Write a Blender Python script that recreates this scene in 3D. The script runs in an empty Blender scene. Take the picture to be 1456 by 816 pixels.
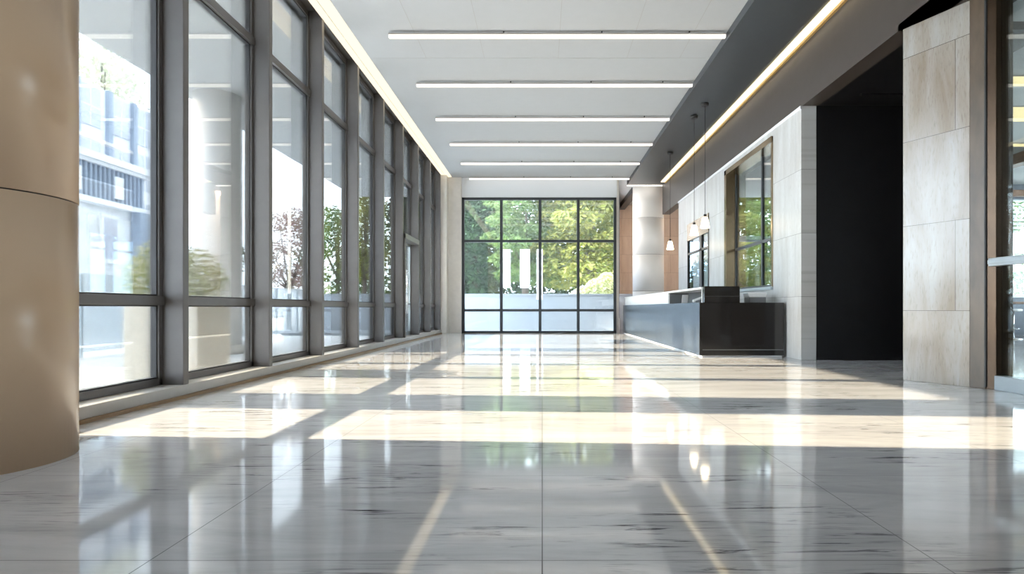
import bpy, bmesh, math, random
from mathutils import Vector, Matrix
random.seed(7)
S = bpy.context.scene
COL = S.collection
PI = math.pi

# ------------------------------------------------------------------ mesh helpers
class MB:
    def __init__(s): s.v = []; s.f = []; s.sm = []
    def add(s, vs, fs, smooth=False):
        n = len(s.v); s.v += [tuple(p) for p in vs]
        for f in fs: s.f.append(tuple(i + n for i in f)); s.sm.append(smooth)
        return s
    def box(s, x0, x1, y0, y1, z0, z1):
        v = [(x0,y0,z0),(x1,y0,z0),(x1,y1,z0),(x0,y1,z0),(x0,y0,z1),(x1,y0,z1),(x1,y1,z1),(x0,y1,z1)]
        return s.add(v, [(0,3,2,1),(4,5,6,7),(0,1,5,4),(1,2,6,5),(2,3,7,6),(3,0,4,7)])
    def prism(s, poly, z0, z1):
        a = sum(poly[i][0]*poly[(i+1)%len(poly)][1]-poly[(i+1)%len(poly)][0]*poly[i][1] for i in range(len(poly)))
        if a < 0: poly = poly[::-1]
        n = len(poly)
        v = [(x,y,z0) for x,y in poly] + [(x,y,z1) for x,y in poly]
        f = [tuple(range(n))[::-1], tuple(range(n,2*n))] + [(i,(i+1)%n,n+(i+1)%n,n+i) for i in range(n)]
        return s.add(v, f)
    def obox(s, c, ax, half):          # oriented box: centre, 3 axes, half sizes
        c = Vector(c); v = []
        for k in (-1,1):
            for j, i in ((-1,-1),(-1,1),(1,1),(1,-1)):
                v.append(c + ax[0]*half[0]*i + ax[1]*half[1]*j + ax[2]*half[2]*k)
        return s.add(v, [(0,3,2,1),(4,5,6,7),(0,1,5,4),(1,2,6,5),(2,3,7,6),(3,0,4,7)])
    def lathe(s, prof, cx, cy, n=48):  # prof: list of (r,z) bottom to top, capped
        v = []; f = []
        for r, z in prof:
            for i in range(n):
                a = 2*PI*i/n; v.append((cx+r*math.cos(a), cy+r*math.sin(a), z))
        m = len(prof)
        for k in range(m-1):
            for i in range(n):
                j = (i+1) % n; f.append((k*n+i, k*n+j, (k+1)*n+j, (k+1)*n+i))
        s.add(v, f, True)
        b = len(s.v) - len(v)
        s.f.append(tuple(b+i for i in range(n))[::-1]); s.sm.append(False)
        s.f.append(tuple(b+(m-1)*n+i for i in range(n))); s.sm.append(False)
        return s
    def tube(s, p0, p1, r, r1=None, n=8):
        p0 = Vector(p0); p1 = Vector(p1); r1 = r if r1 is None else r1
        d = (p1-p0).normalized(); u = d.orthogonal().normalized(); w = d.cross(u)
        v = [p0+(u*math.cos(2*PI*i/n)+w*math.sin(2*PI*i/n))*r for i in range(n)] + \
            [p1+(u*math.cos(2*PI*i/n)+w*math.sin(2*PI*i/n))*r1 for i in range(n)]
        f = [(i,(i+1)%n,n+(i+1)%n,n+i) for i in range(n)]
        s.add(v, f, True); b = len(s.v)-len(v)
        s.f.append(tuple(b+i for i in range(n))[::-1]); s.sm.append(False)
        s.f.append(tuple(b+n+i for i in range(n))); s.sm.append(False)
        return s

def tag(o, label=None, cat=None, group=None, kind=None):
    if label: o['label'] = label
    if cat: o['category'] = cat
    if group: o['group'] = group
    if kind: o['kind'] = kind
    return o

def root_loc(p):
    l = Vector((0,0,0))
    while p is not None: l += Vector(p.location); p = p.parent
    return l

def obj(name, mb, mat, parent=None, loc=None, bevel=0.0):
    """mb is in world coordinates; the object's origin goes to its parent's origin (or loc)."""
    off = root_loc(parent) if parent else Vector(loc or (0,0,0))
    me = bpy.data.meshes.new(name)
    me.from_pydata([tuple(Vector(p)-off) for p in mb.v], [], mb.f)
    me.polygons.foreach_set('use_smooth', mb.sm); me.update()
    me.materials.append(mat)
    o = bpy.data.objects.new(name, me); COL.objects.link(o)
    if parent: o.parent = parent
    else: o.location = off
    if bevel:
        m = o.modifiers.new('bevel', 'BEVEL'); m.width = bevel; m.segments = 2
        m.limit_method = 'ANGLE'; m.angle_limit = math.radians(50)
    return o

def thing(name, loc, label=None, cat=None, group=None, kind=None):
    o = bpy.data.objects.new(name, None); COL.objects.link(o)
    o.location = loc; o.empty_display_size = .1
    return tag(o, label, cat, group, kind)

def struct(name, mb, mat, bevel=0.0, label=None):
    return tag(obj(name, mb, mat, bevel=bevel), label, None, None, 'structure')

def copy_thing(root, delta, label=None):
    r = root.copy(); COL.objects.link(r); r.location = Vector(root.location)+Vector(delta)
    if label: r['label'] = label
    for ch in root.children:
        c = ch.copy(); COL.objects.link(c); c.parent = r
        for g in ch.children:
            d = g.copy(); COL.objects.link(d); d.parent = c
    return r

# ------------------------------------------------------------------ materials
def new_mat(name):
    m = bpy.data.materials.new(name); m.use_nodes = True
    nt = m.node_tree; nt.nodes.clear()
    out = nt.nodes.new('ShaderNodeOutputMaterial')
    return m, nt, out

def N(nt, t, **kw):
    n = nt.nodes.new(t)
    for k, v in kw.items():
        if k.startswith('i_'):
            n.inputs[k[2:].replace('_', ' ')].default_value = v
        else: setattr(n, k, v)
    return n

def pbr(name, col, rough=.5, metal=0.0, spec=.5, noise=0.0, nscale=6.0, stretch=(1,1,1), coat=0.0, bump=0.0):
    m, nt, out = new_mat(name); L = nt.links.new
    b = N(nt, 'ShaderNodeBsdfPrincipled')
    b.inputs['Roughness'].default_value = rough; b.inputs['Metallic'].default_value = metal
    b.inputs['Specular IOR Level'].default_value = spec; b.inputs['Coat Weight'].default_value = coat
    c = (*col, 1)
    tc = N(nt, 'ShaderNodeTexCoord'); mp = N(nt, 'ShaderNodeMapping'); mp.inputs['Scale'].default_value = stretch
    L(tc.outputs['Object'], mp.inputs['Vector'])
    nz = N(nt, 'ShaderNodeTexNoise'); nz.inputs['Scale'].default_value = nscale; nz.inputs['Detail'].default_value = 5
    L(mp.outputs[0], nz.inputs['Vector'])
    rp = N(nt, 'ShaderNodeMapRange'); rp.inputs[3].default_value = 1-noise; rp.inputs[4].default_value = 1+noise
    rp.inputs[1].default_value = .3; rp.inputs[2].default_value = .7
    L(nz.outputs['Fac'], rp.inputs[0])
    mx = N(nt, 'ShaderNodeVectorMath', operation='SCALE'); mx.inputs[0].default_value = col
    L(rp.outputs[0], mx.inputs['Scale']); L(mx.outputs[0], b.inputs['Base Color'])
    if bump:
        bp = N(nt, 'ShaderNodeBump'); bp.inputs['Strength'].default_value = bump; bp.inputs['Distance'].default_value = .01
        L(nz.outputs['Fac'], bp.inputs['Height']); L(bp.outputs[0], b.inputs['Normal'])
    L(b.outputs[0], out.inputs[0]); return m

def emit(name, col, s):
    m, nt, out = new_mat(name)
    e = N(nt, 'ShaderNodeEmission'); e.inputs[0].default_value = (*col, 1); e.inputs[1].default_value = s
    nt.links.new(e.outputs[0], out.inputs[0]); return m

def glass(name, tint=(1,1,1), base=.04, gain=1.0, grough=0.0, haze=0.0):
    """thin architectural glass: clear with a view-angle mirror coat"""
    m, nt, out = new_mat(name); L = nt.links.new
    t = N(nt, 'ShaderNodeBsdfTransparent'); t.inputs[0].default_value = (*tint, 1)
    g = N(nt, 'ShaderNodeBsdfGlossy'); g.inputs['Roughness'].default_value = grough
    fr = N(nt, 'ShaderNodeFresnel'); fr.inputs[0].default_value = 1.5
    ma = N(nt, 'ShaderNodeMath', operation='MULTIPLY_ADD', use_clamp=True)
    ma.inputs[1].default_value = gain; ma.inputs[2].default_value = base
    L(fr.outputs[0], ma.inputs[0])
    mx = N(nt, 'ShaderNodeMixShader'); L(ma.outputs[0], mx.inputs[0]); L(t.outputs[0], mx.inputs[1]); L(g.outputs[0], mx.inputs[2])
    if haze:  # milky veil mixed in to imitate haze over the view
        tr = N(nt, 'ShaderNodeBsdfTranslucent'); tr.inputs[0].default_value = (.95,.97,1,1)
        m2 = N(nt, 'ShaderNodeMixShader'); m2.inputs[0].default_value = haze
        L(mx.outputs[0], m2.inputs[1]); L(tr.outputs[0], m2.inputs[2]); mx = m2
    L(mx.outputs[0], out.inputs[0]); return m

def marble_floor():
    m, nt, out = new_mat('polished_marble'); L = nt.links.new
    b = N(nt, 'ShaderNodeBsdfPrincipled')
    tc = N(nt, 'ShaderNodeTexCoord')
    # thin dark streaks drawn out along X
    def streak(scale, st, lo, hi, det=6, dist=.6, off=(0,0,0)):
        mp = N(nt, 'ShaderNodeMapping'); mp.inputs['Scale'].default_value = st; mp.inputs['Location'].default_value = off
        mp.inputs['Rotation'].default_value = (0, 0, .06)
        L(tc.outputs['Object'], mp.inputs['Vector'])
        n = N(nt, 'ShaderNodeTexNoise'); n.inputs['Scale'].default_value = scale; n.inputs['Detail'].default_value = det
        n.inputs['Roughness'].default_value = .65; n.inputs['Distortion'].default_value = dist
        L(mp.outputs[0], n.inputs['Vector'])
        r = N(nt, 'ShaderNodeMapRange', interpolation_type='SMOOTHSTEP'); r.inputs[1].default_value = lo; r.inputs[2].default_value = hi
        L(n.outputs['Fac'], r.inputs[0]); return r.outputs[0]
    a = streak(2.2, (.9, 9, 1), .55, .65)                       # streaks
    c = streak(.9, (.7, 1.5, 1), .46, .62, 4, 1.0, (3, 5, 0))   # where streaks gather
    d = streak(1.2, (.6, 3.0, 1), .35, .75, 5, .8, (9, 2, 0))   # broad clouds
    e = streak(5.0, (.8, 12, 1), .50, .66, 6, .3, (1, 7, 0))    # fine hair lines
    mu = N(nt, 'ShaderNodeMath', operation='MULTIPLY'); L(a, mu.inputs[0]); L(c, mu.inputs[1])
    m1 = N(nt, 'ShaderNodeMix', data_type='RGBA'); L(d, m1.inputs[0])
    m1.inputs[6].default_value = (.66,.65,.655, 1); m1.inputs[7].default_value = (.50,.495,.505, 1)
    m2 = N(nt, 'ShaderNodeMix', data_type='RGBA'); L(m1.outputs[2], m2.inputs[6]); m2.inputs[7].default_value = (.07, .07, .085, 1)
    L(mu.outputs[0], m2.inputs[0])
    mu2 = N(nt, 'ShaderNodeMath', operation='MULTIPLY'); L(e, mu2.inputs[0]); L(c, mu2.inputs[1])
    mu3 = N(nt, 'ShaderNodeMath', operation='MULTIPLY'); L(mu2.outputs[0], mu3.inputs[0]); mu3.inputs[1].default_value = .55
    m3 = N(nt, 'ShaderNodeMix', data_type='RGBA'); L(m2.outputs[2], m3.inputs[6]); m3.inputs[7].default_value = (.17, .17, .19, 1)
    L(mu3.outputs[0], m3.inputs[0])
    # slab joints
    mp = N(nt, 'ShaderNodeMapping'); mp.inputs['Location'].default_value = (0.0, -1.114, 0)
    L(tc.outputs['Object'], mp.inputs['Vector'])
    br = N(nt, 'ShaderNodeTexBrick'); br.offset = 0; br.squash = 1
    br.inputs['Scale'].default_value = 1; br.inputs['Brick Width'].default_value = 1.40; br.inputs['Row Height'].default_value = 1.144
    br.inputs['Mortar Size'].default_value = .0022; br.inputs['Mortar Smooth'].default_value = 0
    L(mp.outputs[0], br.inputs['Vector'])
    m4 = N(nt, 'ShaderNodeMix', data_type='RGBA'); L(br.outputs['Fac'], m4.inputs[0]); L(m3.outputs[2], m4.inputs[6])
    m4.inputs[7].default_value = (.10, .10, .10, 1)
    L(m4.outputs[2], b.inputs['Base Color'])
    rr = N(nt, 'ShaderNodeMapRange'); L(br.outputs['Fac'], rr.inputs[0]); rr.inputs[3].default_value = FLOOR_ROUGH; rr.inputs[4].default_value = .6
    L(rr.outputs[0], b.inputs['Roughness']); b.inputs['Specular IOR Level'].default_value = .5
    b.inputs['IOR'].default_value = FLOOR_IOR
    L(b.outputs[0], out.inputs[0]); return m

def stone(name, c0, c1, axis, bw=1.5, bh=.8, rough=.3, mortar=.003, off=.37, vein=.35, loc=(0,0,0)):
    """veined stone slabs; axis 'x' or 'y' is the wall's horizontal direction"""
    m, nt, out = new_mat(name); L = nt.links.new
    b = N(nt, 'ShaderNodeBsdfPrincipled'); b.inputs['Roughness'].default_value = rough
    tc = N(nt, 'ShaderNodeTexCoord'); sp = N(nt, 'ShaderNodeSeparateXYZ'); L(tc.outputs['Object'], sp.inputs[0])
    cb = N(nt, 'ShaderNodeCombineXYZ')
    L(sp.outputs[0 if axis == 'x' else 1], cb.inputs[0]); L(sp.outputs[2], cb.inputs[1])
    mp = N(nt, 'ShaderNodeMapping'); mp.inputs['Location'].default_value = loc; L(cb.outputs[0], mp.inputs['Vector'])
    br = N(nt, 'ShaderNodeTexBrick'); br.offset = off; br.inputs['Scale'].default_value = 1
    br.inputs['Brick Width'].default_value = bw; br.inputs['Row Height'].default_value = bh
    br.inputs['Mortar Size'].default_value = mortar; br.inputs['Mortar Smooth'].default_value = 0; br.inputs['Bias'].default_value = 0
    br.inputs['Color1'].default_value = (.35,.35,.35,1); br.inputs['Color2'].default_value = (.65,.65,.65,1)
    L(mp.outputs[0], br.inputs['Vector'])
    mp2 = N(nt, 'ShaderNodeMapping'); mp2.inputs['Scale'].default_value = (3.2, .45, 1); mp2.inputs['Rotation'].default_value = (0,0,.14)
    L(cb.outputs[0], mp2.inputs['Vector'])
    ad = N(nt, 'ShaderNodeVectorMath', operation='MULTIPLY_ADD'); L(br.outputs['Color'], ad.inputs[0]); ad.inputs[1].default_value = (9,7,5)
    L(mp2.outputs[0], ad.inputs[2])
    nz = N(nt, 'ShaderNodeTexNoise'); nz.inputs['Scale'].default_value = 1.3; nz.inputs['Detail'].default_value = 8; nz.inputs['Roughness'].default_value = .62
    nz.inputs['Distortion'].default_value = .5
    L(ad.outputs[0], nz.inputs['Vector'])
    r = N(nt, 'ShaderNodeMapRange'); r.inputs[1].default_value = .33; r.inputs[2].default_value = .68; L(nz.outputs['Fac'], r.inputs[0])
    m1 = N(nt, 'ShaderNodeMix', data_type='RGBA'); L(r.outputs[0], m1.inputs[0]); m1.inputs[6].default_value = (*c0,1); m1.inputs[7].default_value = (*c1,1)
    nz2 = N(nt, 'ShaderNodeTexNoise'); nz2.inputs['Scale'].default_value = 22; nz2.inputs['Detail'].default_value = 4; L(ad.outputs[0], nz2.inputs['Vector'])
    r2 = N(nt, 'ShaderNodeMapRange'); r2.inputs[1].default_value = .55; r2.inputs[2].default_value = .75; r2.inputs[4].default_value = vein; L(nz2.outputs['Fac'], r2.inputs[0])
    m2 = N(nt, 'ShaderNodeMix', data_type='RGBA'); L(r2.outputs[0], m2.inputs[0]); L(m1.outputs[2], m2.inputs[6]); m2.inputs[7].default_value = (c0[0]*.55,c0[1]*.5,c0[2]*.45,1)
    m3 = N(nt, 'ShaderNodeMix', data_type='RGBA'); L(br.outputs['Fac'], m3.inputs[0]); L(m2.outputs[2], m3.inputs[6]); m3.inputs[7].default_value = (c0[0]*.3,c0[1]*.3,c0[2]*.3,1)
    L(m3.outputs[2], b.inputs['Base Color']); L(b.outputs[0], out.inputs[0]); return m

def leaf_mat(name, c0, c1, trans=.35):
    m, nt, out = new_mat(name); L = nt.links.new
    oi = N(nt, 'ShaderNodeNewGeometry')
    rp = N(nt, 'ShaderNodeMix', data_type='RGBA'); L(oi.outputs['Random Per Island'], rp.inputs[0])
    rp.inputs[6].default_value = (*c0,1); rp.inputs[7].default_value = (*c1,1)
    d = N(nt, 'ShaderNodeBsdfDiffuse'); t = N(nt, 'ShaderNodeBsdfTranslucent')
    L(rp.outputs[2], d.inputs[0]); L(rp.outputs[2], t.inputs[0])
    mx = N(nt, 'ShaderNodeMixShader'); mx.inputs[0].default_value = trans
    L(d.outputs[0], mx.inputs[1]); L(t.outputs[0], mx.inputs[2]); L(mx.outputs[0], out.inputs[0]); return m

def milky(name, col, mixv):
    m, nt, out = new_mat(name); L = nt.links.new
    d = N(nt, 'ShaderNodeBsdfDiffuse'); d.inputs[0].default_value = (*col,1)
    t = N(nt, 'ShaderNodeBsdfTransparent'); mx = N(nt, 'ShaderNodeMixShader'); mx.inputs[0].default_value = mixv
    L(t.outputs[0], mx.inputs[1]); L(d.outputs[0], mx.inputs[2]); L(mx.outputs[0], out.inputs[0]); return m

def frosted(name, v):
    m, nt, out = new_mat(name)
    t = N(nt, 'ShaderNodeBsdfTranslucent'); t.inputs[0].default_value = (v, v, v*1.02, 1)
    nt.links.new(t.outputs[0], out.inputs[0]); return m

FLOOR_ROUGH = .06; FLOOR_IOR = 1.7
M = {}
M['floor'] = marble_floor()
M['ceiling'] = pbr('white_ceiling_paint', (.42,.43,.44), .7, noise=.01)
M['dark'] = pbr('charcoal_satin_paint', (.034,.039,.045), .40, noise=.05)
M['bulk'] = pbr('led_tinted_satin_paint', (.046,.036,.031), .45, noise=.05)  # charcoal paint with the LED's warm brown cast put into its colour
M['black'] = pbr('black_satin_panel', (.006,.006,.007), .32, noise=.2)
M['column'] = pbr('warm_beige_plaster', (.55,.385,.25), .26, noise=.03, nscale=1.5, stretch=(1,1,.3))
M['column_white'] = pbr('white_plaster_column', (.84,.82,.79), .45)
M['frame'] = pbr('anodised_grey_aluminium', (.15,.142,.14), .36, metal=.5, noise=.04)
M['gasket'] = pbr('black_gasket', (.02,.02,.022), .5)
M['sill'] = pbr('pale_grey_sill', (.48,.455,.425), .35, noise=.04)
M['woodtrim'] = pbr('tan_wood_strip', (.33,.22,.12), .5, noise=.2, stretch=(8,.4,8))
M['glass'] = glass('clear_glass', (.97,.985,.985), .01, .9)
M['glass_door'] = glass('coated_door_glass', (.80,.84,.84), 0.0, .3)
M['glass_back'] = glass('green_clear_glass', (.94,.965,.965), .05, 1.05, haze=.018)
M['glass_side'] = glass('side_window_glass', (.93,.96,.95), .03, .8)
M['glass_dark'] = glass('tinted_glass', (.60,.70,.76), .03, .7)
M['backframe'] = pbr('slate_steel_frame', (.045,.052,.06), .4, metal=.3)
M['stone'] = stone('veined_limestone', (.225,.18,.14), (.33,.317,.30), 'y', 1.9, 1.05, .16, vein=.5, loc=(.25,.18,0))
M['stone_white'] = stone('pale_limestone', (.40,.385,.365), (.52,.52,.515), 'y', 1.6, 1.1, .3, vein=.4)
M['stone_back'] = stone('beige_sandstone', (.50,.41,.34), (.60,.51,.43), 'x', 1.5, .85, .45, vein=.25, off=.5)
M['pier'] = pbr('pale_stone_pier', (.74,.71,.67), .4, noise=.04)
M['bronze'] = pbr('polished_bronze', (.23,.165,.095), .2, metal=.85, noise=.12, nscale=3)
M['bronze_dark'] = pbr('dark_bronze', (.05,.030,.017), .25, metal=.7, noise=.15, nscale=3)
M['bronze_stone'] = pbr('brown_polished_marble', (.085,.06,.04), .3, spec=.35, noise=.25, nscale=4, stretch=(2,2,.7))
M['steel'] = pbr('brushed_steel', (.42,.47,.50), .3, metal=.6, noise=.04)
M['trim'] = pbr('white_trim', (.72,.74,.76), .4)
M['desk_blue'] = pbr('slate_blue_metal', (.13,.165,.205), .27, metal=.85, noise=.03)
M['desk_black'] = pbr('black_lacquer', (.012,.011,.011), .13, noise=.05, coat=.3)
M['desk_white'] = pbr('white_solid_surface', (.78,.78,.77), .3)
M['desk_grey'] = pbr('grey_niche_lining', (.13,.135,.14), .5)
M['glossy_white'] = pbr('white_plastic', (.80,.80,.80), .25)
M['grey_plastic'] = pbr('grey_plastic', (.25,.26,.27), .4)
M['chrome'] = pbr('chrome', (.7,.7,.7), .1, metal=1)
M['housing'] = pbr('light_bar_housing', (.32,.30,.28), .4)
M['bar'] = emit('bar_diffuser', (1,.93,.83), 1.25)
M['cove'] = emit('cove_diffuser', (1,.86,.62), .85)
M['led'] = emit('led_strip_diffuser', (1,.82,.50), 1.25)
M['edge'] = emit('edge_strip', (1,.92,.82), 3.0)
M['shade'] = emit('pendant_opal_shade', (1,.84,.58), 5.0)
M['roomlight'] = emit('annex_bar_diffuser', (1,.84,.45), 1.2)
M['ledge_gold'] = pbr('golden_trough_lip', (.35,.22,.07), .5)
M['granite'] = pbr('pale_granite', (.84,.81,.78), .5, noise=.1, nscale=60)
M['white_wall'] = pbr('white_render', (.40,.43,.47), .6, noise=.03)
M['paving'] = pbr('pale_paving', (.76,.76,.76), .6, noise=.05, nscale=2)
M['terrace'] = pbr('grey_terrace', (.30,.33,.36), .5, noise=.05)
M['soffit'] = pbr('grey_soffit', (.56,.57,.57), .6)
M['bldg'] = pbr('weathered_stone', (.74,.76,.78), .8, noise=.2, nscale=1.2)
M['bldg_dark'] = pbr('slate_metal', (.32,.38,.47), .6)
M['tower'] = pbr('pale_cladding', (.84,.85,.87), .6)
M['tower_glass'] = pbr('pale_window_glass', (.55,.58,.66), .2)
M['planter'] = pbr('cream_planter', (.86,.80,.70), .6, noise=.04)
M['balustrade'] = milky('frosted_balustrade_glass', (.80,.88,.93), .45)
M['frosted'] = frosted('frosted_window_glass', .55)
M['bark'] = pbr('tree_bark', (.09,.07,.055), .9, noise=.3, nscale=10, bump=.4)
M['leaf_sun'] = leaf_mat('yellow_green_leaves', (.10,.14,.03), (.35,.335,.10))
M['leaf_mid'] = leaf_mat('mid_green_leaves', (.075,.15,.05), (.20,.27,.10))
M['leaf_dark'] = leaf_mat('dark_green_leaves', (.014,.035,.018), (.05,.09,.04), .15)
M['leaf_pink'] = leaf_mat('reddish_leaves', (.42,.20,.21), (.58,.58,.46))
M['leaf_pale'] = leaf_mat('pale_cream_leaves', (.40,.45,.17), (.70,.71,.55))
M['leaf_white'] = leaf_mat('washed_pale_leaves', (.60,.62,.45), (.85,.86,.80))  # whiteness of overexposed foliage put into the colour; blossoms share it
M['wood'] = pbr('annex_wood', (.20,.105,.055), .4, noise=.2, stretch=(4,.5,4))
M['annex_floor'] = pbr('annex_dark_floor', (.16,.135,.12), .1, noise=.1)
M['annex_wall'] = pbr('annex_grey_paint', (.42,.45,.44), .6)
M['annex_ceiling'] = pbr('annex_ceiling_paint', (.55,.56,.54), .6)
M['partition'] = pbr('annex_partition', (.17,.19,.22), .4)

# ------------------------------------------------------------------ floor, ceilings, walls
fl = MB().prism([(-3.98,-3),(5.15,-3),(5.15,7.95),(5.5,7.95),(6.45,9.1),(6.45,11),(4.7,11),(4.7,20.8),(6.75,29.9),(3.55,29.9),(2.7,23.25),(-3.98,23.25)], -.10, 0)
struct('floor', fl, M['floor'])
struct('floor.001', MB().prism([(5.15,2.5),(18.2,2.5),(18.2,21.2),(8.05,21.2),(8.05,11.2),(6.45,11.0),(6.45,9.1),(5.5,7.95),(5.15,7.95)], -.10, 0), M['annex_floor'])
CZ = 5.64
cm = MB().box(-3.27,3.17,-3,23.1,CZ,CZ+.14)
struct('ceiling', cm, M['ceiling'])
# hair joints of the ceiling boards
cj = MB()
for y in (6.1, 8.5, 9.62, 12.0): cj.box(-3.2,3.1,y,y+.006,CZ-.0015,CZ+.001)
for x in (-2.2,-1.1,0.3,1.6,2.6): cj.box(x,x+.006,6.1,12.0,CZ-.0015,CZ+.001)
struct('trim_1', cj, M['housing'])
struct('roof_slab', MB().prism([(-3.98,-3.1),(5.3,-3.1),(6.5,11.1),(4.8,11.1),(4.8,20.8),(6.95,30),(3.4,30),(2.65,23.3),(-3.98,23.3)],5.86,6.1), M['soffit'])  # unseen roof put in over the rooms to keep the sun out
struct('ceiling.001', MB().box(3.17,4.53,-3,23.7,5.50,5.78), M['dark'])
struct('ceiling.002', MB().prism([(2.75,23.7),(5.3,23.7),(6.75,30),(3.5,30)],5.72,5.84), M['ceiling'])
struct('wall_right_bulkhead', MB().box(4.50,4.78,-3,23.7,4.40,5.80), M['bulk'])
struct('trim_2', MB().box(4.465,4.50,10.95,20.85,4.345,4.40), M['trim'])
# alcove beam
struct('trim_3', MB().box(3.58,3.86,25.3,29.6,5.50,5.72), M['dark'])

# right wall: pieces of one wall around two openings
wr = MB()
wr.box(4.48,4.74,10.95,12.30,0,4.40)
wr.box(4.48,4.74,12.30,15.45,0,1.30); wr.box(4.48,4.74,12.30,15.45,4.22,4.40)
wr.box(4.48,4.74,15.45,17.0,0,4.40)
wr.box(4.48,4.74,17.0,19.5,0,1.0); wr.box(4.48,4.74,17.0,19.5,3.46,4.40)
wr.box(4.48,4.55,19.5,20.8,0,4.40)
struct('wall_right', wr, M['stone_white'])
struct('wall_alcove_right', MB().prism([(4.50,20.8),(4.74,20.8),(6.75,29.8),(6.50,29.8)],0,5.8), M['pier'])
struct('wall_alcove_back', MB().box(3.5,6.9,29.6,29.9,0,5.8), M['stone_back'])
def along(t0, t1, z0, z1):      # slice of the splayed alcove wall between fractions t0 and t1 of its length
    a = lambda t: (2.70+.82*t, 23.12+6.58*t); c = lambda t: (2.80+.84*t, 23.12+6.58*t)
    return [a(t0), c(t0), c(t1), a(t1)], z0, z1
wal = MB()
for q in ((0,.03,0,5.8),(.62,1,0,5.8),(.03,.62,0,.5),(.03,.62,5.5,5.8)): wal.prism(*along(*q))
struct('wall_alcove_left', wal, M['pier'])
w18 = thing('window_18', (2.8,23.4,.5), kind='structure')  # unseen window added to light the far column from the side
fr18 = MB()
for q in ((.03,.05,.5,5.5),(.315,.335,.5,5.5),(.60,.62,.5,5.5),(.05,.60,.5,.58),(.05,.60,5.42,5.5)): fr18.prism(*along(*q))
obj('window_frame', fr18, M['backframe'], w18)
obj('window_pane', MB().prism([(2.76,23.45),(2.772,23.45),(3.242,27.07),(3.23,27.07)],.58,5.42), M['frosted'], w18)
# dark passage
struct('wall_passage', MB().box(4.745,6.45,10.95,11.10,0,4.5), M['black'])
struct('wall_passage_end', MB().prism([(5.35,7.95),(5.5,7.95),(6.45,9.1),(6.45,10.95),(6.30,10.95),(6.30,9.15)],0,4.5), M['black'])
pc = MB().box(4.78,6.45,7.95,10.95,4.40,4.50).box(5.2,6.3,9.0,9.06,4.36,4.40).box(5.2,6.3,10.3,10.36,4.36,4.40)
struct('ceiling.003', pc, M['black'])
# stone pillar beside the passage, with brown marble return
A = (4.53,7.95); B = (4.862,7.2)
struct('wall_right_pillar', MB().prism([A,B,(5.25,7.3),(5.35,7.95)],0,4.40), M['stone'], .004)
struct('wall_right_pillar.001', MB().prism([B,(4.935,7.055),(5.25,7.055),(5.25,7.3)],0,4.40), M['bronze_stone'], .004)
struct('trim_4', MB().prism([(4.50,8.0),(4.50,7.0),(5.4,6.9),(5.4,8.0)],4.40,4.48), M['bulk'])
struct('wall_right_front', MB().box(5.05,5.30,-3,5.4,0,4.5), M['stone'])
struct('ceiling.004', MB().box(4.78,5.30,-3,7.95,4.48,4.6), M['dark'])
WO = ((-3.2,-2.4,2.4),(-1.8,-.9,2.4),(-.5,.1,1.5))
wf = MB(); xp = -4.0
for (xa, xb, za) in WO:
    wf.box(xp,xa,-3.15,-3,0,5.8).box(xa,xb,-3.15,-3,0,za).box(xa,xb,-3.15,-3,5.55,5.8); xp = xb
wf.box(xp,5.3,-3.15,-3,0,5.8)
struct('wall_front', wf, M['pier'])
for k, (xa, xb, za) in enumerate(WO):
    wq = thing('window_%d' % (15+k), (xa,-3.1,za), kind='structure')
    obj('window_frame', MB().box(xa,xa+.05,-3.12,-3.04,za,5.55).box(xb-.05,xb,-3.12,-3.04,za,5.55).box(xa,xb,-3.12,-3.04,za,za+.06).box(xa,xb,-3.12,-3.04,5.49,5.55), M['frame'], wq)
    obj('window_pane', MB().box(xa+.05,xb-.05,-3.085,-3.075,za+.06,5.49), M['glass'], wq)
# left wall before the glazing: solid with two thin slots added to cast sun streaks on the floor
wl = MB()
Y0, Y1 = -3, 3.30
for z0, z1 in ((0,1.66),(1.705,2.10),(2.145,5.8)): wl.box(-4.02,-3.82,Y0,Y1,z0,z1)
for y in (-3,-1.0): wl.box(-4.02,-3.82,y,y+.3,1.66,2.145)
wl.box(-4.02,-3.82,3.20,3.30,1.66,2.145)
struct('wall_left', wl, M['white_wall'])

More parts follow.
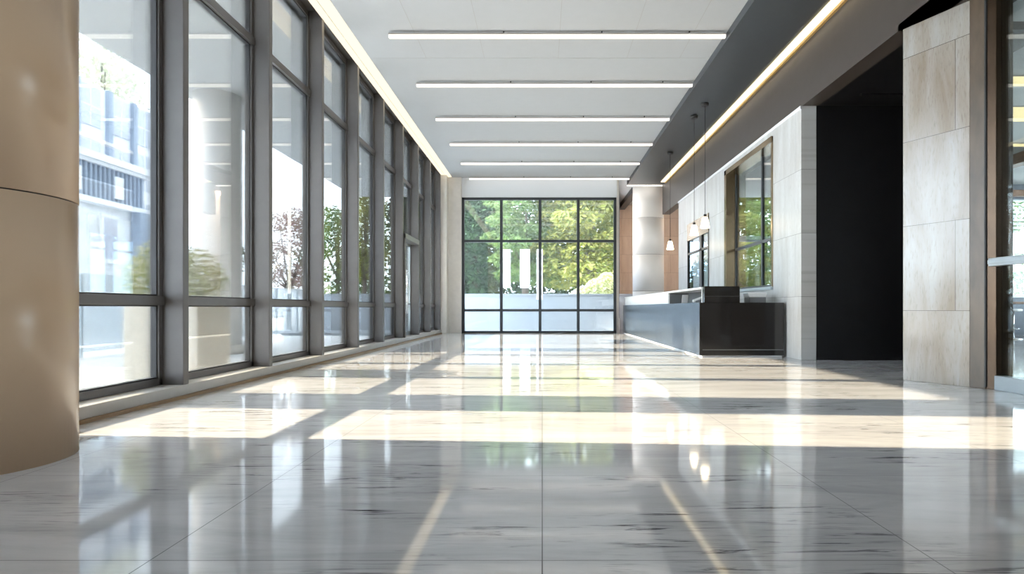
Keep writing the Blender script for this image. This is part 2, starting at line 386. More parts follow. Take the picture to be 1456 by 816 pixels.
# ------------------------------------------------------------------ left glazing
GX = -3.86; FX = -3.60
struct('baseboard_left', MB().box(-3.97,-3.585,3.30,22.62,0.03,.13), M['sill'], .006)
struct('baseboard_left.001', MB().box(-3.96,-3.56,3.30,22.62,0.0,.03), M['woodtrim'])
TOP = 5.74
def rails(z0, z1, y0, y1):
    return MB().box(GX-.05, GX+.06, y0, y1, z0, z1)
fins = [4.4 + 2*i for i in range(10)]   # 4.4 .. 22.4
FT = .10                                  # fin thickness
def pane(name, y0, y1, z0, z1, par):
    fr = obj(name, MB().box(GX-.006, GX+.006, y0, y1, z0, z1), M['glass'], par)
    return fr
wn = 0
bays = [(3.30, 4.4)] + [(fins[i], fins[i+1]) for i in range(9)]
for (a, b) in bays:
    door = abs(a-16.4) < .01
    wn += 1
    w = thing('window_%d' % wn, (GX, a, .13), kind='structure')
    y0 = a + (FT/2 if a > 3.4 else 0); y1 = b - FT/2
    zb = .13
    fw = .055
    fr = MB()
    zlow = 2.84 if door else zb
    fr.box(GX-.04, GX+.05, y0, y0+fw, zlow, TOP); fr.box(GX-.04, GX+.05, y1-fw, y1, zlow, TOP)
    fr.box(GX-.04, GX+.05, y0, y1, TOP-.09, TOP); fr.box(GX-.04, GX+.05, y0, y1, zlow, zlow+.07)
    obj('window_frame', fr, M['frame'], w, bevel=.004)
    g = MB()   # thin black gaskets round the panes
    zs = [zlow+.07, TOP-.09]
    cuts = ([] if door else [(.93,1.02)]) + [(4.36,4.46)]
    for (c0, c1) in cuts:
        obj('transom', MB().box(GX-.05, GX+.075, y0, y1, c0, c1), M['frame'], w, bevel=.004)
    lo = zs[0]
    spans = []
    for (c0, c1) in cuts: spans.append((lo, c0)); lo = c1
    spans.append((lo, zs[1]))
    for (c0, c1) in spans:
        pane('window_pane', y0+fw, y1-fw, c0, c1, w)
        g.box(GX-.012, GX+.03, y0+fw, y0+fw+.014, c0, c1); g.box(GX-.012, GX+.03, y1-fw-.014, y1-fw, c0, c1)
        g.box(GX-.012, GX+.03, y0+fw, y1-fw, c0, c0+.014); g.box(GX-.012, GX+.03, y0+fw, y1-fw, c1-.014, c1)
    obj('gasket', g, M['gasket'], w)
    fin = MB().box(GX+.02, FX, b-FT/2, b+FT/2, .13, TOP+.02)
    obj('mullion', fin, M['frame'], w, bevel=.006)
    if door:
        d = thing('door_1', (GX, a, 0), kind='structure')
        jf = MB()
        jf.box(GX-.06, GX+.30, y0-.02, y0+.08, .13, 2.84); jf.box(GX-.06, GX+.30, y1-.08, y1+.02, .13, 2.84)
        jf.box(GX-.06, GX+.30, y0-.02, y1+.02, 2.72, 2.86)
        obj('door_frame', jf, M['frame'], d, bevel=.005)
        ym = (y0+y1)/2
        for (p0, p1, hy) in ((y0+.08, ym-.005, ym-.10), (ym+.005, y1-.08, ym+.10)):
            st = MB()
            st.box(GX+.0, GX+.06, p0, p0+.05, .14, 2.72); st.box(GX, GX+.06, p1-.05, p1, .14, 2.72)
            st.box(GX, GX+.06, p0, p1, .14, .24); st.box(GX, GX+.06, p0, p1, 2.66, 2.72); st.box(GX+.005, GX+.055, p0+.05, p1-.05, 1.00, 1.04)
            lf = obj('door_leaf', st, M['steel'], d)
            obj('door_pane', MB().box(GX+.024, GX+.036, p0+.05, p1-.05, .24, 2.66), M['glass'], lf)
            h = MB().tube((GX+.13,hy,.75),(GX+.13,hy,1.95),.016).tube((GX+.05,hy,.85),(GX+.13,hy,.85),.01).tube((GX+.05,hy,1.85),(GX+.13,hy,1.85),.01)
            obj('door_handle', h, M['chrome'], lf)
struct('trim_5', MB().box(-3.98,GX-.05,3.30,22.6,5.70,5.86).box(-3.86,-3.61,3.30,22.62,5.765,5.86), M['frame'])
struct('wall_left_pier', MB().box(-4.0,-3.40,22.5,23.15,0,5.8), M['pier'], .01)
struct('wall_left_pier.001', MB().box(-3.42,-2.93,22.95,23.25,0,5.66), M['pier'], .01)

# cove light between glazing and ceiling
cv = thing('cove_light', (-3.42,3,5.7), 'warm glowing cove strip running along the ceiling edge above the tall glazing', 'cove light')
obj('diffuser', MB().box(-3.605,-3.272,3.0,22.9,5.640,5.665), M['cove'], cv)
obj('seam', MB().box(-3.475,-3.468,3.0,22.9,5.636,5.641), M['housing'], cv)
obj('edge_trim', MB().box(-3.605,-3.272,3.0,22.9,5.666,5.70), M['ceiling'], cv)

# ------------------------------------------------------------------ back window
wb = thing('window_11', (0,23.1,0), kind='structure')
X0, X1, ZT = -2.93, 2.70, 4.93
f = MB(); t = .10
BY0, BY1 = 23.04, 23.16
f.box(X0,X1,BY0,BY1,0,.07); f.box(X0,X1,BY0,BY1,ZT-t,ZT); f.box(X0,X0+t,BY0,BY1,0,ZT); f.box(X1-t,X1,BY0,BY1,0,ZT)
obj('window_frame', f, M['backframe'], wb, bevel=.005)
xs = [-1.49,-.08,1.31]; zs = [.82,3.34]
for x in xs: obj('mullion', MB().box(x-.05,x+.05,BY0-.02,BY1,.07,ZT-t), M['backframe'], wb)
ex = [X0+t]+xs+[X1-t]; ez = [.07]+zs+[ZT-t]
for z in zs: obj('transom', MB().box(X0+t,X1-t,BY0,BY1,z-.045,z+.045), M['backframe'], wb)
for i in range(4):
    for j in range(3):
        obj('window_pane', MB().box(ex[i],ex[i+1],23.094,23.106,ez[j],ez[j+1]), M['glass_back'], wb)
struct('wall_back', MB().box(-4.0,2.72,23.02,23.25,ZT,5.8), M['trim'])

# ------------------------------------------------------------------ side windows on the right wall
w1 = thing('window_12', (4.68,12.3,1.3), kind='structure')
f = MB()
f.box(4.44,4.76,15.30,15.46,1.30,4.24); f.box(4.46,4.76,12.28,12.36,1.30,4.24)
f.box(4.44,4.76,12.28,15.46,4.12,4.24)
obj('window_frame', f, M['bronze'], w1, bevel=.005)
obj('window_sill', MB().box(4.43,4.78,12.28,15.46,1.26,1.32), M['steel'], w1, bevel=.005)
fi = MB()
for y in (12.36,13.42,15.25): fi.box(4.66,4.71,y,y+.06,1.32,4.12)
fi.box(4.66,4.71,12.36,15.30,1.32,1.38); fi.box(4.66,4.71,12.36,15.30,2.28,2.34)
obj('mullion', fi, M['backframe'], w1)
for (a,b) in ((12.42,13.42),(13.48,15.25)):
    for (c,d) in ((1.38,2.28),(2.34,4.12)): obj('window_pane', MB().box(4.68,4.69,a,b,c,d), M['glass_side'], w1)
w2 = thing('window_13', (4.6,17,1.0), kind='structure')
f = MB().box(4.465,4.53,17.0,17.08,1.0,3.46).box(4.465,4.53,19.42,19.5,1.0,3.46).box(4.465,4.53,17,19.5,1.0,1.06).box(4.465,4.53,17.75,18.0,1.0,2.95).box(4.465,4.53,17.08,19.42,2.52,2.58)
obj('window_frame', f, M['black'], w2)
obj('bronze_header', MB().box(4.46,4.54,17.0,19.5,2.95,3.46), M['bronze'], w2)
for (a,b) in ((17.08,17.75),(18.0,19.42)):
    for (c,d) in ((1.06,2.52),(2.58,2.95)): obj('window_pane', MB().box(4.50,4.51,a,b,c,d), M['glass_dark'], w2)

# ------------------------------------------------------------------ columns
def column(cx, cy, r, z1, label, mat, seams):
    c = thing('column', (cx,cy,0), label, 'column')
    zs = [0]+seams+[z1]
    for i in range(len(zs)-1):
        a = zs[i] + (.004 if i else 0); b = zs[i+1] - (.004 if i < len(zs)-2 else 0)
        obj('shaft_drum', MB().lathe([(r,a),(r,b)],cx,cy,96), mat, c)
    obj('shaft_core', MB().lathe([(r-.012,.01),(r-.012,z1-.02)],cx,cy,64), M['gasket'], c)
    return c
column(-3.45,3.70,.60,5.80,'large beige cylindrical column cut off by the photo edge, beside the first tall window',M['column'],[1.55,2.95,4.35])
column(4.12,24.6,.60,5.70,'pale cylindrical column standing behind the far end of the reception desk',M['column_white'],[1.55,2.95,4.35])

# ------------------------------------------------------------------ ceiling light bars
ORD = ['longest linear ceiling light bar, topmost in the photo','second linear ceiling light bar down from the top of the photo',
       'third linear ceiling light bar down from the top of the photo','fourth linear ceiling light bar, third up from the back window',
       'fifth linear ceiling light bar, second up from the back window','shortest linear ceiling light bar, just above the back window']
for k in range(6):
    y = 10.84 + 2.39*k
    lb = thing('linear_ceiling_light', (0,y,CZ), ORD[k], 'ceiling light', 'linear light bars on the white ceiling')
    x0, x1 = -2.63, 3.14
    obj('housing', MB().box(x0,x1,y-.035,y+.035,5.575,5.60), M['housing'], lb)
    obj('diffuser', MB().box(x0+.005,x1-.005,y-.033,y+.033,5.525,5.574), M['bar'], lb)
    for x in (-.66,1.02,2.52): obj('hanger', MB().box(x-.012,x+.012,y-.01,y+.01,5.60,CZ), M['gasket'], lb)
# long LED strip on the dark ceiling
ls = thing('ceiling_strip_light', (4.4,0,5.5), 'long warm LED strip running down the dark ceiling edge above the desk', 'strip light')
obj('diffuser', MB().box(4.31,4.45,-2.5,23.0,5.47,5.50), M['led'], ls)
obj('trough_lip', MB().box(4.452,4.498,-2.5,23.0,5.43,5.50), M['ledge_gold'], ls)

es = thing('ceiling_edge_light', (3.85,23.72,5.5), 'short bright strip closing the far end of the dark ceiling above the column', 'strip light')
obj('diffuser', MB().box(3.18,4.49,23.70,23.725,5.47,5.53), M['edge'], es)
obj('carrier', MB().box(3.18,4.49,23.70,23.725,5.53,5.70), M['trim'], es)
# ------------------------------------------------------------------ pendants
def pendant(x, y, zb, label):
    p = thing('pendant_lamp', (x,y,5.5), label, 'pendant lamp', 'pendant lamps over the reception desk')
    obj('ceiling_rose', MB().lathe([(.075,5.44),(.085,5.47),(.085,5.50)],x,y,24), M['gasket'], p)
    obj('cord', MB().tube((x,y,zb+.30),(x,y,5.45),.006), M['gasket'], p)
    obj('socket', MB().lathe([(.03,zb+.24),(.03,zb+.31)],x,y,20), M['gasket'], p)
    obj('shade', MB().lathe([(.105,zb),(.10,zb+.03),(.078,zb+.14),(.062,zb+.22),(.05,zb+.245)],x,y,32), M['shade'], p)
    return p
pendant(3.66,14.23,2.70,'lit pendant lamp on a long cord, hanging closest to the black counter block')
pendant(3.64,15.16,2.64,'middle lit pendant lamp over the reception desk')
pendant(3.78,18.70,2.63,'lit pendant lamp farthest along the desk, seen against the tan alcove stone')

# ------------------------------------------------------------------ reception desk
rd = thing('reception_desk', (3.6,15,0), 'long reception desk with slate blue front and black end panel', 'desk')
DY0, DY1 = 11.57, 22.6
fr = MB()
for (a,b) in ((DY0+.04,15.24),(15.25,18.9),(18.91,DY1)): fr.box(2.88,2.94,a,b,.035,1.0)
obj('front_panel', fr, M['desk_blue'], rd)
obj('end_panel', MB().box(2.875,4.42,DY0,DY0+.05,.035,1.0), M['desk_black'], rd, bevel=.004)
obj('kick_line', MB().box(2.93,4.41,DY0-.004,DY0,.135,.142), M['grey_plastic'], rd)
obj('plinth', MB().box(2.93,4.40,DY0+.05,DY1,0,.035), M['desk_white'], rd)
obj('worktop', MB().box(2.94,4.42,DY0+.05,12.6,.96,.998).box(2.94,3.75,12.6,DY1,.76,.80), M['desk_black'], rd)
up = obj('upper_block', MB().box(2.97,3.62,DY0+.02,11.74,1.0,1.30), M['desk_black'], rd, bevel=.004)
obj('shadow_groove', MB().box(2.969,3.621,DY0+.016,DY0+.02,1.112,1.122), M['gasket'], up)
obj('screen_panel', MB().box(2.96,3.00,14.9,DY1,.998,1.25).box(2.96,3.42,11.742,11.77,.998,1.25), M['desk_white'], rd)
obj('niche_lining', MB().box(3.42,3.46,11.77,14.9,.998,1.25).box(3.0,3.42,14.9,14.94,.998,1.25).box(2.945,3.46,11.75,14.94,.975,.998), M['desk_grey'], rd)
obj('transaction_top', MB().box(2.94,3.52,11.742,DY1,1.25,1.29), M['desk_white'], rd, bevel=.004)

ph = thing('desk_telephone', (3.14,12.75,.998), 'small white phone lying tilted in the niche beside the black counter block', 'phone')
ax = (Vector((.94,.0,.34)), Vector((0,1,0)), Vector((-.34,0,.94)))
obj('base', MB().obox((3.14,12.75,1.045),ax,(.075,.09,.014)).box(3.15,3.20,12.68,12.82,.998,1.05), M['grey_plastic'], ph, bevel=.004)
obj('handset', MB().obox((3.125,12.70,1.085),ax,(.11,.03,.02)).obox((3.04,12.70,1.04),ax,(.022,.028,.02)).obox((3.205,12.70,1.102),ax,(.022,.028,.02)), M['glossy_white'], ph, bevel=.006)
cd = thing('card_holder', (3.1,13.75,.998), 'narrow white upright card leaning in the open desk niche', 'card holder')
ax2 = (Vector((.97,.22,0)), Vector((-.22,.92,.3)).normalized(), Vector((.0,-.30,.95)).normalized())
obj('card', MB().obox((3.10,13.74,1.09),ax2,(.07,.006,.10)), M['glossy_white'], cd)
obj('foot', MB().box(3.04,3.16,13.70,13.82,.998,1.012), M['grey_plastic'], cd)
pr = thing('desk_printer', (4.12,12.25,.998), 'grey box with a flared white lid standing at the wall end of the desk', 'printer')
obj('body', MB().box(3.96,4.28,12.1,12.42,.998,1.11), M['grey_plastic'], pr, bevel=.01)
lid = MB(); z0, z1 = 1.11, 1.20
lid.add([(3.96,12.1,z0),(4.28,12.1,z0),(4.28,12.42,z0),(3.96,12.42,z0),(3.93,12.13,z1),(4.31,12.13,z1),(4.31,12.42,z1),(3.93,12.42,z1)],
        [(0,3,2,1),(4,5,6,7),(0,1,5,4),(1,2,6,5),(2,3,7,6),(3,0,4,7)])
obj('lid', lid, M['glossy_white'], pr, bevel=.01)

# ------------------------------------------------------------------ glass door on the right and the annex
d2 = thing('door_2', (5.0,6.9,0), kind='structure')
obj('door_frame', MB().prism([(4.94,7.05),(4.985,6.95),(5.14,6.95),(5.14,7.05)],0,4.45).box(5.0,5.14,5.4,5.48,0,4.45).box(5.0,5.14,5.4,7.05,4.40,4.48), M['bronze_dark'], d2, bevel=.004)
obj('gasket', MB().box(4.93,4.95,7.035,7.06,.02,4.40), M['gasket'], d2)
obj('bottom_rail', MB().box(4.975,5.10,5.48,6.97,0.0,.16), M['steel'], d2, bevel=.006)
obj('push_rail', MB().box(4.93,5.00,5.48,7.0,1.36,1.45).box(4.92,4.93,5.48,7.0,1.385,1.43), M['steel'], d2, bevel=.005)
obj('door_pane', MB().box(5.04,5.052,5.48,6.95,.16,4.40), M['glass_door'], d2)

AC = 5.0
struct('ceiling.005', MB().prism([(5.3,2.5),(18.2,2.5),(18.2,21.2),(8.05,21.2),(8.05,11.2),(6.45,11.1),(6.45,9.1),(5.5,7.95),(5.3,7.95)],AC,AC+.12), M['annex_ceiling'])
struct('wall_annex_left', MB().box(7.85,8.05,11.1,21.2,0,5.1).box(6.45,7.9,11.0,11.12,0,5.1), M['annex_wall'])
struct('wall_annex_right', MB().box(18.0,18.2,2.5,21.2,0,1.1).box(18.0,18.2,2.5,21.2,4.7,5.1), M['annex_wall'])  # unseen wall, left open in the middle to let sky light in
struct('wall_annex_front', MB().box(5.3,18.0,2.4,2.55,0,5.1), M['annex_wall'])
wab = MB().box(8.05,14.7,21.0,21.2,0,5.1).box(14.7,18.0,21.0,21.2,0,1.25).box(14.7,18.0,21.0,21.2,4.5,5.1)
struct('wall_annex_back', wab, M['partition'])
wa = thing('window_14', (16,21.05,1.25), kind='structure')
f = MB().box(14.7,14.8,20.95,21.1,1.25,4.5).box(16.2,16.3,20.95,21.1,1.25,4.5).box(14.7,18,20.95,21.1,1.25,1.33)
obj('window_frame', f, M['trim'], wa)
obj('window_pane', MB().box(14.8,18,21.04,21.05,1.33,4.5), M['glass'], wa)
bl = MB()
for k in range(9): bl.box(14.85,17.9,20.86,20.93,4.42-k*.13,4.46-k*.13)
obj('blind', bl, M['trim'], wa)
struct('trim_6', MB().box(8.05,18,20.6,20.8,4.55,4.75), M['wood'])
struct('trim_7', MB().box(14.35,14.65,20.5,20.8,4.75,5.0).box(12.55,12.9,15.0,20.7,4.72,5.0), M['wood'])
for i,(yy,wd,lb_) in enumerate(((9.53,.06,'topmost thin yellow light bar on the annex ceiling beyond the glass door'),(11.35,.20,'second light bar from the top on the annex ceiling beyond the glass door'),
        (13.3,.45,'widest yellow light panel on the annex ceiling beyond the glass door'),(15.8,.08,'lowest thin light bar on the annex ceiling beyond the glass door'))):
    q = thing('annex_ceiling_light', (12,yy,AC), lb_, 'ceiling light', 'annex ceiling light bars')
    x0 = 6.7 if yy < 11 else 8.1
    obj('diffuser', MB().box(x0,16,yy-wd,yy+wd,AC-.05,AC-.02), M['roomlight'], q)
    obj('housing', MB().box(x0,16,yy-wd-.01,yy+wd+.01,AC-.02,AC), M['housing'], q)
tb = thing('counter_table', (14.6,19.2,0), 'dark wooden bar-height table beyond the glass door', 'table')
obj('tabletop', MB().box(13.4,16.4,18.7,19.6,1.02,1.09), M['wood'], tb, bevel=.008)
obj('panel', MB().box(14.9,16.4,19.45,19.55,0,1.02), M['wood'], tb)
for (x,y) in ((13.5,18.8),(16.3,18.8),(13.5,19.5)): obj('leg', MB().box(x-.04,x+.04,y-.04,y+.04,0,1.02), M['wood'], tb)
stl = thing('bar_stool', (13.55,18.25,0), 'white bar stool on a chrome post at the annex table', 'stool')
sx, sy = 13.62, 18.3
obj('seat', MB().lathe([(.20,.80),(.22,.82),(.22,.86),(.19,.88)],sx,sy,32), M['glossy_white'], stl)
obj('post', MB().lathe([(.03,.03),(.03,.80)],sx,sy,16), M['chrome'], stl)
obj('base', MB().lathe([(.24,0),(.24,.015),(.05,.05)],sx,sy,32), M['chrome'], stl)
obj('footrest', MB().tube((sx-.18,sy,.30),(sx+.18,sy,.30),.015).tube((sx,sy-.18,.30),(sx,sy+.18,.30),.015), M['chrome'], stl)

# ------------------------------------------------------------------ outdoors
struct('ground', MB().prism([(-70,-25),(40,-25),(40,90),(-70,90)],-.4,-.12), M['paving'])
struct('terrace_slab', MB().box(-9.6,2.7,23.3,26.6,-.12,-.02), M['terrace'])
struct('canopy_slab', MB().box(-7.96,-3.99,-3.1,27.0,5.64,5.95), M['soffit'])
def ext_col(x, y, label):
    c = thing('outdoor_column', (x,y,-.12), label, 'column')
    obj('shaft', MB().lathe([(.5,-.12),(.5,5.64)],x,y,64), M['granite'], c)
    obj('base', MB().lathe([(.54,-.12),(.54,.06),(.51,.08)],x,y,64), M['granite'], c)
ext_col(-7.25,14.15,'pale round column under the outdoor canopy, seen through the second tall window')
ext_col(-7.25,6.50,'round outdoor canopy column standing outside, hidden behind the large beige column')
struct('parapet_wall', MB().box(-9.6,8,26.6,26.85,-.12,1.44).box(-9.63,8,26.57,26.88,1.44,1.50), M['white_wall'])

# frosted balustrade along the terrace edge, one thing per panel
for i, y in enumerate([11.0+1.9*k for k in range(8)]):
    o = thing('glass_balustrade', (-9.4,y,-.12), None, 'balustrade', 'frosted balustrade panels outside the tall windows')
    tag(o, ('first','second','third','fourth','fifth','sixth','seventh','last')[i] + ' frosted glass balustrade panel outside, counted from the stone building')
    obj('glass_panel', MB().box(-9.41,-9.385,y+.06,y+1.84,0,1.62), M['balustrade'], o)
    obj('post', MB().box(-9.43,-9.37,y-.02,y+.03,-.12,1.6), M['steel'], o)

# planter with a shrub
pl = thing('planter', (-5.25,9.0,-.12), 'cream square planter outside the first two tall windows', 'planter')
p = MB().box(-5.62,-4.62,8.5,9.4,-.12,.98)
obj('box', p, M['planter'], pl, bevel=.02)
obj('soil', MB().box(-5.55,-4.69,8.57,9.33,.98,.995), M['bark'], pl)

def leaves(blobs, n, size, rnd, flat=.5, shell=.55):
    """leaf quads spread over a set of ellipsoids: (cx,cy,cz,rx,ry,rz)"""
    mb = MB(); tot = sum(b[3]*b[5] for b in blobs)
    for (cx,cy,cz,rx,ry,rz) in blobs:
        for _ in range(int(n*rx*rz/tot)):
            while True:
                d = Vector((rnd.uniform(-1,1),rnd.uniform(-1,1),rnd.uniform(-1,1)))
                if .05 < d.length < 1: break
            d.normalize(); r = shell + (1-shell)*rnd.random()**.6
            p = Vector((cx+d.x*rx*r, cy+d.y*ry*r, cz+d.z*rz*r))
            nrm = (d*(1-flat) + Vector((0,0,1))*flat + Vector((rnd.gauss(0,.45),rnd.gauss(0,.45),rnd.gauss(0,.45)))).normalized()
            u = nrm.orthogonal().normalized(); w = nrm.cross(u)
            a = rnd.uniform(0,2*PI); e1 = u*math.cos(a)+w*math.sin(a); e2 = nrm.cross(e1)
            s = size*rnd.uniform(.6,1.3)
            mb.add([p-e1*s, p+e2*s*.45+nrm*s*.08, p+e1*s, p-e2*s*.45+nrm*s*.08],[(0,1,2,3)])
    return mb

def tree(name, x, y, h, blobs, n, size, mat, label, group=None, trunk_r=.15, seed=1, cat='tree', z0=-.12, flat=.5, shell=.55):
    rnd = random.Random(seed)
    t = thing(name, (x,y,z0), label, cat, group)
    tk = MB(); top = Vector((x+.1,y,h*.75))
    tk.tube((x,y,z0),(x+.04,y,h*.35),trunk_r,trunk_r*.7); tk.tube((x+.04,y,h*.35),top,trunk_r*.7,trunk_r*.25)
    for (cx,cy,cz,rx,ry,rz) in blobs[:10]: tk.tube((x+.04,y,h*.33),(cx,cy,cz),trunk_r*.4,trunk_r*.12,6)
    obj('trunk' if trunk_r > .05 else 'stem', tk, M['bark'], t)
    obj('foliage', leaves(blobs,n,size,rnd,flat,shell), mat, t)
    return t

def crown(x, y, zc, R, H, k, seed, ry=None):
    rnd = random.Random(seed); out = []
    for i in range(k):
        a = rnd.uniform(0,2*PI); r = R*math.sqrt(rnd.random())*.75; z = rnd.uniform(-.8,.85)
        w = math.sqrt(max(.1,1-z*z))
        s = rnd.uniform(.28,.45)
        out.append((x+math.cos(a)*r*w, y+math.sin(a)*(ry or R)/R*r*w, zc+z*H, R*s, (ry or R)*s, H*s*.75))
    return out

def pads(x, y, z0, z1, R, k, seed):
    """layered, spreading boughs"""
    rnd = random.Random(seed); out = []
    for i in range(k):
        z = z0+(z1-z0)*i/(k-1); a = i*2.4+rnd.uniform(-.4,.4)
        r = R*rnd.uniform(.35,.8)*(1-.25*i/k)
        out.append((x+math.cos(a)*r, y+math.sin(a)*r, z, R*.42, R*.42, R*.17))
    return out

SB = [(-5.45,8.95,1.30,.45,.45,.38),(-5.0,9.1,1.35,.42,.42,.40),(-5.25,8.8,1.55,.38,.35,.32),(-4.75,8.95,1.22,.30,.35,.30),(-5.62,9.0,1.2,.25,.3,.28)]
sh = tree('shrub', -5.25, 9.0, 1.5, SB, 1900, .05, M['leaf_pale'], 'flowering yellow green shrub growing in the cream planter outside', None, .03, 3, 'shrub', .99, .3)
obj('blossoms', leaves([(b[0],b[1],b[2],b[3]*1.04,b[4]*1.04,b[5]*1.04) for b in SB], 700, .045, random.Random(9), .3, .9), M['leaf_white'], sh)
tree('shrub', -8.3, 15.9, 2.6, [(-8.4,15.9,1.8,.6,.6,.8),(-8.1,16.2,2.2,.5,.5,.6)],
     1500, .07, M['leaf_mid'], 'green shrub behind the planter, beside the outdoor canopy column', None, .03, 4, 'shrub', -.12, .3)
# trees seen through the left glazing
tree('tree', -12.2, 30.5, 5.2, crown(-12.2,30.5,3.6,1.5,2.0,22,11), 5000, .075, M['leaf_pink'], 'reddish small tree outside the third tall window', None, .13, 11)
tree('tree', -14.4, 44.5, 9, crown(-14.4,44.5,4.9,2.7,4.2,22,12), 4500, .16, M['leaf_mid'], 'rounded green tree outside the fourth tall window', None, .2, 12)
tree('tree', -10.4, 37, 8.5, crown(-10.4,37,5.4,1.7,3.2,24,13), 4500, .13, M['leaf_sun'], 'slim yellow green tree with a bare trunk outside the fifth tall window', None, .16, 13)
tree('tree', -9.2, 44, 9, crown(-9.2,44,4.6,3.0,4.2,22,14), 4500, .17, M['leaf_mid'], 'green tree outside beyond the glazed entrance door', None, .2, 14)
tree('tree', -30.5, 43.5, 18, crown(-30.5,43.5,16.1,4.8,2.3,26,15), 3000, .2, M['leaf_white'], 'treetop whitened like overexposed foliage, rising over the pale tower outside', None, .3, 15, shell=.3)
# trees behind the back window
tree('tree', 2.7, 35.0, 8, pads(2.7,35.0,2.3,8.6,3.4,30,21), 14000, .16, M['leaf_sun'], 'large sunlit yellow green tree with layered boughs behind the back window', None, .28, 21, flat=.75)
tree('tree', -1.0, 36.0, 8.5, pads(-1.0,36.0,2.6,9.0,2.6,26,22), 10000, .15, M['leaf_mid'], 'mid green layered tree behind the centre of the back window', None, .24, 22, flat=.75)
tree('tree', -4.3, 40, 10, crown(-4.3,40,5.4,2.4,5.0,34,23), 10000, .17, M['leaf_dark'], 'dark evergreen tree behind the upper corner of the back window', None, .25, 23)
tree('tree', -8.0, 41, 9, crown(-8.0,41,5.0,2.0,4.6,26,24), 7000, .17, M['leaf_dark'], 'dark evergreen tree at the glazing end of the back window', None, .25, 24)
tree('hedge', 0, 46, 8, [(x,46+.3*math.sin(x*3),zz+.25*math.sin(x*1.7),1.5,1.2,2.5+.4*math.sin(x*2.3)) for x in (-6.6,-5.2,-3.8,-2.4,-1,.6,2.2,3.8,5.4,7) for zz in (1.9,4.8,7.6)], 26000, .22, M['leaf_dark'], 'tall dark evergreen hedge closing the view behind the parapet trees', None, .05, 25, 'hedge', shell=.3)
tree('shrub', 2.6, 28.3, 2.2, [(2.5,28.4,1.75,.62,.6,.5),(1.9,28.3,1.55,.5,.5,.35),(2.9,28.6,2.0,.42,.5,.55),(1.5,28.3,1.4,.35,.4,.25)], 3600, .075, M['leaf_pale'],
     'pale variegated shrub behind the white parapet', None, .04, 26, 'shrub', -.12, .4)
# courtyard behind the right wall
tree('tree', 10.0, 32.5, 7, pads(10.0,32.5,1.0,7.6,2.3,24,31), 9000, .14, M['leaf_sun'], 'sunlit yellow green tree seen through the bronze framed side window', None, .2, 31, flat=.7)
tree('tree', 13.2, 37.5, 8, crown(13.2,37.5,4.0,2.6,4.4,30,32), 8000, .16, M['leaf_mid'], 'mid green tree in the side window beside its wall pier', None, .2, 32)
tree('hedge', 6.15, 24.6, 3, [(6.15,24.6,1.5,.42,.5,1.5),(6.7,25.0,1.3,.5,.5,1.3)], 2500, .09, M['leaf_mid'], 'dark green hedge seen through the narrow tinted window', None, .05, 33, 'hedge', -.12)
tree('tree', 17.2, 24.5, 5, crown(17.3,24.5,2.6,1.9,2.4,22,34), 4500, .12, M['leaf_mid'], 'leafy green tree outside the annex window beyond the glass door', None, .15, 34)
struct('reflection_slab', MB().box(4.80,7.8,11.2,20.6,4.50,4.62), M['soffit'])  # added slab that imitates the ceiling reflected in the side window
struct('reflection_bar', MB().box(5.0,11.5,21.3,21.5,3.15,3.32), M['white_wall'])  # added bar that imitates the bright stripe reflected in the side window

# stone building with a balustraded cornice, and the tower behind
bd = thing('stone_building', (-18,22,-.12), 'weathered stone building with a railed balcony cornice, outside the first tall window', 'building')
BX = -16.0
obj('wall', MB().box(-21,BX,14.0,25.3,-.12,4.75), M['bldg'], bd)
obj('cornice', MB().box(-21.3,BX+.35,13.8,25.7,6.15,6.40).box(-21.3,BX+.22,13.8,25.55,6.03,6.15).box(-21.2,BX+.30,13.9,25.5,4.62,4.80), M['tower'], bd)
ba = MB()
y = 14.1
while y < 25.2: ba.box(BX+.02,BX+.12,y,y+.09,4.80,6.03); y += .24
obj('balusters', ba, M['bldg_dark'], bd)
obj('attic_wall', MB().box(-20.8,BX-.35,14.2,25.0,4.80,6.03), M['tower'], bd)
for y in (16.5,19.0,21.3,23.5): obj('pedestal', MB().box(BX-.05,BX+.16,y,y+.5,4.98,5.8), M['tower'], bd)
for y in (18.2,22.9):
    w = obj('window', MB().box(BX-.02,BX+.08,y,y+.95,2.55,4.35), M['tower'], bd)
    obj('pane', MB().box(BX+.05,BX+.09,y+.12,y+.83,2.72,4.2), M['tower_glass'], w)
obj('downpipe', MB().box(BX+.02,BX+.40,24.6,25.2,-.12,4.62), M['bldg_dark'], bd)
tw = thing('tower_building', (-24,30,-.12), 'pale high tower with tall window bays rising behind the stone building outside', 'building')
TX = -21.5
obj('wall', MB().box(-27,TX,25.9,37.5,-.12,11.6), M['tower'], tw)
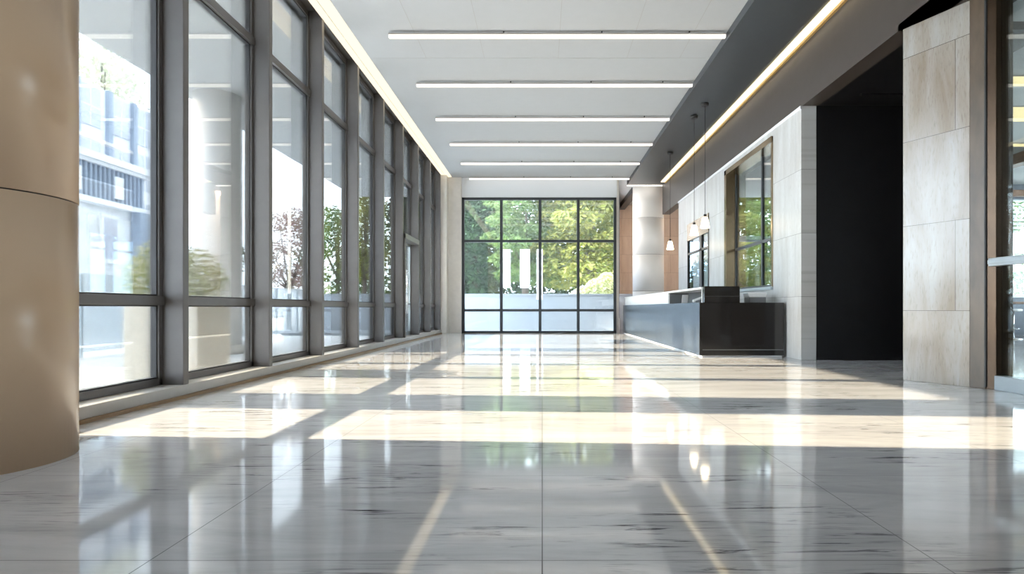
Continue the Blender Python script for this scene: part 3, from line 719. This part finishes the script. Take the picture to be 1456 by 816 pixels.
for y in (27.4,29.4,31.6,33.5):
    for z in (2.0,4.6,7.2,9.6):
        w = obj('window', MB().box(TX-.02,TX+.06,y,y+1.35,z,z+1.9), M['tower_glass'], tw)
        obj('pane', MB().box(TX+.05,TX+.08,y+.62,y+.68,z,z+1.9).box(TX+.05,TX+.08,y,y+1.35,z+.9,z+.96), M['tower'], w)
    obj('pilaster', MB().box(TX,TX+.2,y-.45,y-.15,-.12,11.6), M['bldg_dark'], tw)

# ------------------------------------------------------------------ light
W = bpy.data.worlds.new('World'); S.world = W; W.use_nodes = True
nt = W.node_tree; nt.nodes.clear()
bg = nt.nodes.new('ShaderNodeBackground'); bg.inputs[0].default_value = (.78,.89,1.0,1); bg.inputs[1].default_value = 9.0
wo = nt.nodes.new('ShaderNodeOutputWorld'); nt.links.new(bg.outputs[0], wo.inputs[0])
def lamp(name, kind, loc, energy, col, **kw):
    l = bpy.data.lights.new(name, kind); l.energy = energy; l.color = col
    for k, v in kw.items(): setattr(l, k, v)
    o = bpy.data.objects.new(name, l); COL.objects.link(o); o.location = loc; return o
sun = lamp('sun', 'SUN', (-30,2,20), 11.0, (1,.84,.61), angle=math.radians(.55))
sun.rotation_euler = Vector((1,-.07,-.47)).to_track_quat('-Z','Y').to_euler()
lamp('alcove_downlight', 'AREA', (5.35,26.0,5.6), 60, (1,.66,.42), size=1.2)

# ------------------------------------------------------------------ camera
cam = bpy.data.cameras.new('camera'); co = bpy.data.objects.new('camera', cam); COL.objects.link(co)
co.location = (0,0,.9); co.rotation_euler = (PI/2,0,0)
cam.sensor_width = 36; cam.lens = 900/1456*36
cam.shift_x = (728-771)/1456; cam.shift_y = (438-408)/1456
cam.clip_start = .05; cam.clip_end = 300
S.camera = co
vs = S.view_settings; vs.view_transform = 'Standard'; vs.look = 'None'; vs.gamma = 1; vs.exposure = 0.75; vs.use_curve_mapping = False
S.cycles.use_denoising = True
S.cycles.max_bounces = 16; S.cycles.diffuse_bounces = 6; S.cycles.glossy_bounces = 6; S.cycles.transparent_max_bounces = 24; S.cycles.transmission_bounces = 8
S.cycles.sample_clamp_indirect = 8
